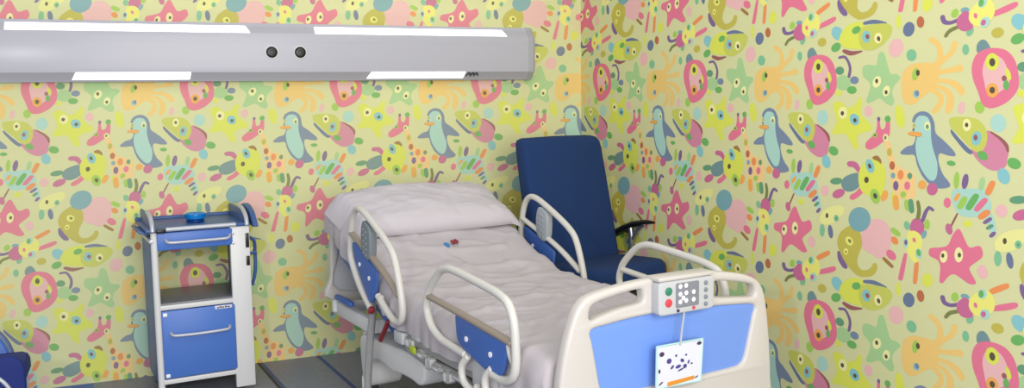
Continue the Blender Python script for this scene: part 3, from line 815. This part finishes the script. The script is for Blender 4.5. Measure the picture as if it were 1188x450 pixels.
size = Matrix.Translation((0, 0, ZB)) @ Matrix.Scale(KB, 4)
for root in (bed, cd, mt, pl):
    for o_ in root.children_recursive: o_.data.transform(size)

# ---------------------------------------------------------------- bedside cabinet (local origin: right front foot)
cab = thing('bedside_cabinet', 'blue and white bedside cabinet with open shelf on castors', 'cabinet', (-2.13, -.45, 0), R(6))
D = .40
bm = bmesh.new()
box(bm, (-.048, .012, .435), (.098, .026, .84), .006)
col = obj('front_column', bm, M['white'], cab, label='broad white column')
for x, z in ((-.082, .815), (-.082, .765)):
    bm = bmesh.new(); lathe(bm, [(.006, .0), (.006, -.003), (.003, -.004)], (x, 0, z), 12, 'y'); obj('column_screw', bm, M['steel'], col)
for z, h in ((.775, .075), (.67, .05)):
    bm = bmesh.new(); box(bm, (-.012, -.001, z), (.018, .004, h), .004); obj('column_slot', bm, M['black'], col)
bm = bmesh.new(); tube(bm, [(-.455, .015, .06), (-.455, .015, .845)], .016, 14, smooth=False)
obj('corner_post', bm, M['white'], cab)
for x in (-.455, -.02):
    bm = bmesh.new(); tube(bm, [(x, D-.01, .06), (x, D-.01, .84)], .014, 12, smooth=False); obj('rear_post', bm, M['white'], cab)
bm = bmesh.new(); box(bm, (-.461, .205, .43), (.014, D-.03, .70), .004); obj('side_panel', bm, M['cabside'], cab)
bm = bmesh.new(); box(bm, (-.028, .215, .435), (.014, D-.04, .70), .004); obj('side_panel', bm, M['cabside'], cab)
bm = bmesh.new(); box(bm, (-.465, .2, .805), (.03, D, .025), .008); obj('side_trim', bm, M['silver'], cab)
for z in (.472, .098):
    bm = bmesh.new(); box(bm, (-.265, .012, z), (.36, .024, .024), .004); obj('front_rail', bm, M['white'], cab)
bm = bmesh.new(); box(bm, (-.245, .20, .487), (.415, D-.02, .012), .003); obj('open_shelf', bm, M['shelf'], cab)
bm = bmesh.new(); box(bm, (-.245, .205, .10), (.41, D-.03, .014), .003); obj('bottom_board', bm, M['shelf'], cab)
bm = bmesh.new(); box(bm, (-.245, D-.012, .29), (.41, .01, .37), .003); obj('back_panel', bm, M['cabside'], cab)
# drawer
bm = bmesh.new(); box(bm, (-.262, .010, .802), (.362, .024, .088), .006); box(bm, (-.25, .2, .80), (.36, .36, .07), .004)
dr = obj('drawer', bm, M['cabblue'], cab)
bm = bmesh.new(); tube(bm, [(-.405, -.002, .812), (-.395, -.02, .800), (-.36, -.024, .797), (-.25, -.024, .797), (-.14, -.024, .797), (-.108, -.02, .800), (-.098, -.002, .812)], .008, 10)
obj('handle', bm, M['silver'], dr)
# lower door
bm = bmesh.new(); box(bm, (-.262, .010, .285), (.358, .022, .342), .005)
do = obj('door', bm, M['cabblue'], cab)
bm = bmesh.new(); tube(bm, [(-.402, 0, .345), (-.396, -.018, .337), (-.37, -.024, .333), (-.26, -.026, .331), (-.15, -.024, .333), (-.124, -.018, .337), (-.118, 0, .345)], .008, 10)
obj('handle', bm, M['silver'], do)
for z in (.438, .130):
    bm = bmesh.new(); box(bm, (-.425, -.003, z), (.02, .006, .018), .003); obj('hinge_stud', bm, M['led'], do)
bm = bmesh.new(); box(bm, (-.145, -.002, .446), (.085, .005, .018), .002)
for i, wd in enumerate((.008, .012, .006, .01, .008)): box(bm, (-.172+i*.013, -.005, .445+.002*(i % 2)), (wd, .001, .007), 0, mi=1)
obj('name_sticker', bm, [M['card'], M['inkdark']], do, label='small white sticker with dark lettering')
# top tray with raised ends
bm = bmesh.new(); box(bm, (-.245, .20, .858), (.50, D+.02, .018), .006)
top = obj('top_tray', bm, M['tray'], cab)
bm = bmesh.new(); tube(bm, [(-.40, -.012, .862), (-.07, -.012, .862)], .011, 10, smooth=False)
obj('front_lip', bm, M['silver'], top)
bm = bmesh.new(); tube(bm, [(-.49, .41, .87), (-.02, .41, .87)], .012, 10, smooth=False)
obj('rear_lip', bm, M['tray'], top)
for x in (-.462, -.012):
    obj('tray_end', plate([(.0, .862), (.012, .89), (.05, .915), (.12, .928), (.39, .928), (.405, .915), (.405, .862)], [], .014, .004, lambda u, v, d: (x+d, u, v), k=2, ksm=False), M['tray'], top)
    bm = bmesh.new(); tube(bm, [(x, -.008, .855), (x, .0, .885), (x, .03, .91), (x, .09, .93), (x, .16, .936)], .011, 10)
    obj('end_rim', bm, M['silver'], top)
bm = bmesh.new(); box(bm, (-.425, -.012, .856), (.045, .02, .02), .005); obj('latch', bm, M['black'], top)
bm = bmesh.new()
box(bm, (-.505, .14, .85), (.05, .26, .012), .004, rot=Matrix.Rotation(R(22), 3, 'Y'))
obj('side_flap', bm, M['tray'], cab)
obj('folded_side_table', plate([(-.02, .84), (.0, .87), (.06, .915), (.15, .942), (.24, .935), (.27, .90), (.24, .85), (.1, .845)], [], .03, .008, lambda u, v, d: (.034+d, u+.02, v)), M['tray'], cab, label='navy folded flap end')
bm = bmesh.new(); tube(bm, [(.0, .03, .79), (.035, .06, .76), (.045, .09, .70), (.045, .10, .60), (.03, .11, .52)], .009, 10)
tube(bm, [(.0, .03, .70), (.04, .06, .70)], .009, 10)
obj('side_bracket', bm, M['cabside'], cab)
for x, y in ((-.43, .05), (-.05, .06), (-.43, .35), (-.05, .35)):
    bm = bmesh.new(); tube(bm, [(x, y, .05), (x, y, .10)], .012, 10, smooth=False); box(bm, (x, y+.008, .052), (.04, .04, .02), .006)
    c_ = obj('castor', bm, M['rubber'], cab)
    bm = bmesh.new(); lathe(bm, [(.008, -.012), (.027, -.012), (.03, -.007), (.03, .007), (.027, .012), (.008, .012)], (x, y+.012, .0305), 20, 'x')
    obj('wheel', bm, M['black'], c_)
# bowl on the cabinet
t0 = Matrix.Translation((-2.13, -.45, 0)) @ Matrix.Rotation(R(6), 4, 'Z')
bp = t0 @ Vector((-.232, .17, .8672))
bw = thing('round_dish', 'small shiny turquoise blue round dish on top of the cabinet', 'dish', bp)
bm = bmesh.new(); lathe(bm, [(.038, 0), (.045, .004), (.046, .012), (.043, .016)], (0, 0, 0), 32)
obj('dish_base', bm, M['cyandark'], bw)
bm = bmesh.new(); lathe(bm, [(.043, .016), (.050, .019), (.052, .03), (.051, .043), (.047, .046), (.036, .041), (.010, .039)], (0, 0, 0), 32)
obj('dish_rim', bm, M['cyan'], bw)

# ---------------------------------------------------------------- navy high-back chair in the corner
ch = thing('high_back_chair', 'navy upholstered high-back chair with one black armrest in the corner behind the bed', 'chair', (-.67, -.6, 0), R(12))
CW_ = .57
def cushion(pts_w, h, t, place, bev=.035): return plate(pts_w, [], t, bev, place, ksm=False)
rec = R(13)
def BK(u, v, d):                                               # reclined backrest: v measured up from the seat
    zz = 1.255-v; return (u, -zz*math.tan(rec)*1.0+d-.0, v)
bkp = [(.0, .42), (-.004, .7), (-.002, 1.0), (.004, 1.18), (.010, 1.225), (.022, 1.244), (.045, 1.252), (.28, 1.257), (.51, 1.254), (.543, 1.246), (.562, 1.225), (.570, 1.18), (.575, 1.0), (.58, .7), (.58, .42)]
obj('backrest', plate(bkp, [], .11, .032, lambda u, v, d: (lambda p: (p[0], p[1]+.055, p[2]))(BK(u, v, d)), ksm=False), M['navy'], ch)
seatp = rounded(.61, .53, .13, 6, .282, -.335)
bm = plate(seatp, [], .14, .045, lambda u, v, d: (u, v, .518+d+(-.37-v)*.06), ksm=False)
obj('seat', bm, M['navy'], ch)
for x, s in ((.615, 1),):
    bm = bmesh.new()
    tube(bm, [(x-.012*s, -.05, .662), (x, -.12, .700), (x+.004*s, -.20, .738), (x+.006*s, -.30, .764), (x+.004*s, -.40, .777), (x, -.49, .781)], [.044, .042, .036, .03, .026, .024], 12, flat=.5)
    ar = obj('armrest', bm, M['black'], ch)
    bm = bmesh.new()
    tube(bm, [(x, -.20, .735), (x, -.21, .66), (x, -.20, .58), (x-.01*s, -.17, .47), (x-.03*s, -.16, .38)], .016, 10)
    tube(bm, [(x, -.32, .758), (x, -.26, .715), (x, -.215, .655)], .011, 10)
    obj('arm_support', bm, M['steel'], ar)
for x in (.03, .54):
    for y in (-.12, -.54):
        bm = bmesh.new(); tube(bm, [(x, y, .40), (x, y-.01, .2), (x, y-.02 if y < -.3 else y+.04, .004)], .018, 10)
        obj('leg', bm, M['steel'], ch)
bm = bmesh.new()
for x in (.03, .54): tube(bm, [(x, -.10, .37), (x, -.56, .39)], .015, 8, smooth=False)
for y in (-.14, -.52): tube(bm, [(.03, y, .375), (.54, y, .375)], .015, 8, smooth=False)
obj('seat_frame', bm, M['steel'], ch)

# ---------------------------------------------------------------- blue chair at the left edge
lc = thing('visitor_chair', 'blue chair with light piping cut off by the left edge of the photo', 'chair', (-3.345, -1.2, 0))
obj('seat_front', plate(rounded(.50, .42, .06, 6, -.002, .285), [], .05, .008, lambda u, v, d: (u, d, v), ksm=False), M['royal'], lc, label='royal blue seat front')
bm = bmesh.new(); tube(bm, [(-.02, -.028, .465), (.09, -.028, .452), (.15, -.028, .42), (.19, -.028, .37), (.207, -.028, .30), (.21, -.028, .12)], .008, 10)
obj('piping', bm, M['silver'], lc, label='light grey piping')
bm = bmesh.new(); box(bm, (-.002, .23, .36), (.46, .38, .10), .03); obj('seat', bm, M['royal'], lc)
el = [(.23*math.copysign(abs(math.cos(t))**.8, math.cos(t))-.075, .355+.20*max(-.4, math.sin(t))) for t in [2*math.pi*k/28 for k in range(28)]]
b_ = obj('backrest', plate(el, [], .05, .016, lambda u, v, d: (u, .42+d+(v-.5)*.12, v), ksm=False), M['midblue'], lc, label='mid blue rounded backrest')
bm = bmesh.new(); tube(bm, [(u, .42+(v-.5)*.12, v) for u, v in el], .017, 10, 2, closed=True)
obj('edge_rim', bm, M['rim'], b_)
for x in (-.21, .20):
    for y in (.03, .40):
        bm = bmesh.new(); tube(bm, [(x, y, .34), (x, y, .15), (x, y+(.02 if y > .2 else 0), .004)], .014, 10); obj('leg', bm, M['silver'], lc)

# ---------------------------------------------------------------- camera
cam = bpy.data.cameras.new('camera'); co = bpy.data.objects.new('camera', cam); COL.objects.link(co)
cam.sensor_fit = 'HORIZONTAL'; cam.sensor_width = 36; cam.lens = 1052.8956/1188*36
yaw, pit, rol = .3951, .1069, -.0134
fw = Vector((math.sin(yaw)*math.cos(pit), math.cos(yaw)*math.cos(pit), -math.sin(pit)))
r0 = Vector((math.cos(yaw), -math.sin(yaw), 0)); u0 = r0.cross(fw)
r = r0*math.cos(rol)+u0*math.sin(rol); u = u0*math.cos(rol)-r0*math.sin(rol)
co.matrix_world = Matrix.Translation((-2.655, -5.19939, 1.485)) @ Matrix((r, u, -fw)).transposed().to_4x4()
cam.clip_start = .05
SC.camera = co

# ---------------------------------------------------------------- light
w = bpy.data.worlds.new('room_light'); SC.world = w; w.use_nodes = True
bg = w.node_tree.nodes['Background']; bg.inputs[0].default_value = (.93, .95, 1, 1); bg.inputs[1].default_value = .62
def area(name, loc, target, size, power, color=(1, 1, 1)):
    l = bpy.data.lights.new(name, 'AREA'); l.energy = power; l.size = size; l.color = color
    o = bpy.data.objects.new(name, l); COL.objects.link(o); o.location = loc
    o.rotation_euler = (Vector(target)-Vector(loc)).to_track_quat('-Z', 'Y').to_euler()
area('top_fill', (-1.3, -2.6, 2.9), (-1.5, -1.6, 0), 1.4, 14, (1, .97, .93))  # added soft fill from overhead, no fitting there
area('front_fill', (-1.9, -6.6, 2.0), (-1.5, -.5, 1.0), 2.4, 172, (1, .97, .94))  # large added fill from the camera side, evens out corner shade
area('glare_light', (-3.64, -5.3, 1.90), (-2.4, -1, .9), .14, 26, (.96, .98, 1))  # small added light, placed so the housing mirrors it as glare
sp = bpy.data.lights.new('card_shadow_spot', 'SPOT'); sp.energy = 11; sp.spot_size = R(48); sp.spot_blend = .8; sp.shadow_soft_size = .03; sp.color = (1, .97, .94)  # added spot, no real fitting; throws the card's shadow on the footboard
so = bpy.data.objects.new('card_shadow_spot', sp); COL.objects.link(so); so.location = (-.3, -4.3, 1.6)
so.rotation_euler = (Vector((-1.1, -2.6, .68))-Vector(so.location)).to_track_quat('-Z', 'Y').to_euler()
SC.view_settings.view_transform = 'Standard'; SC.view_settings.look = 'None'
SC.view_settings.gamma = 1; SC.view_settings.use_curve_mapping = False; SC.view_settings.exposure = 0
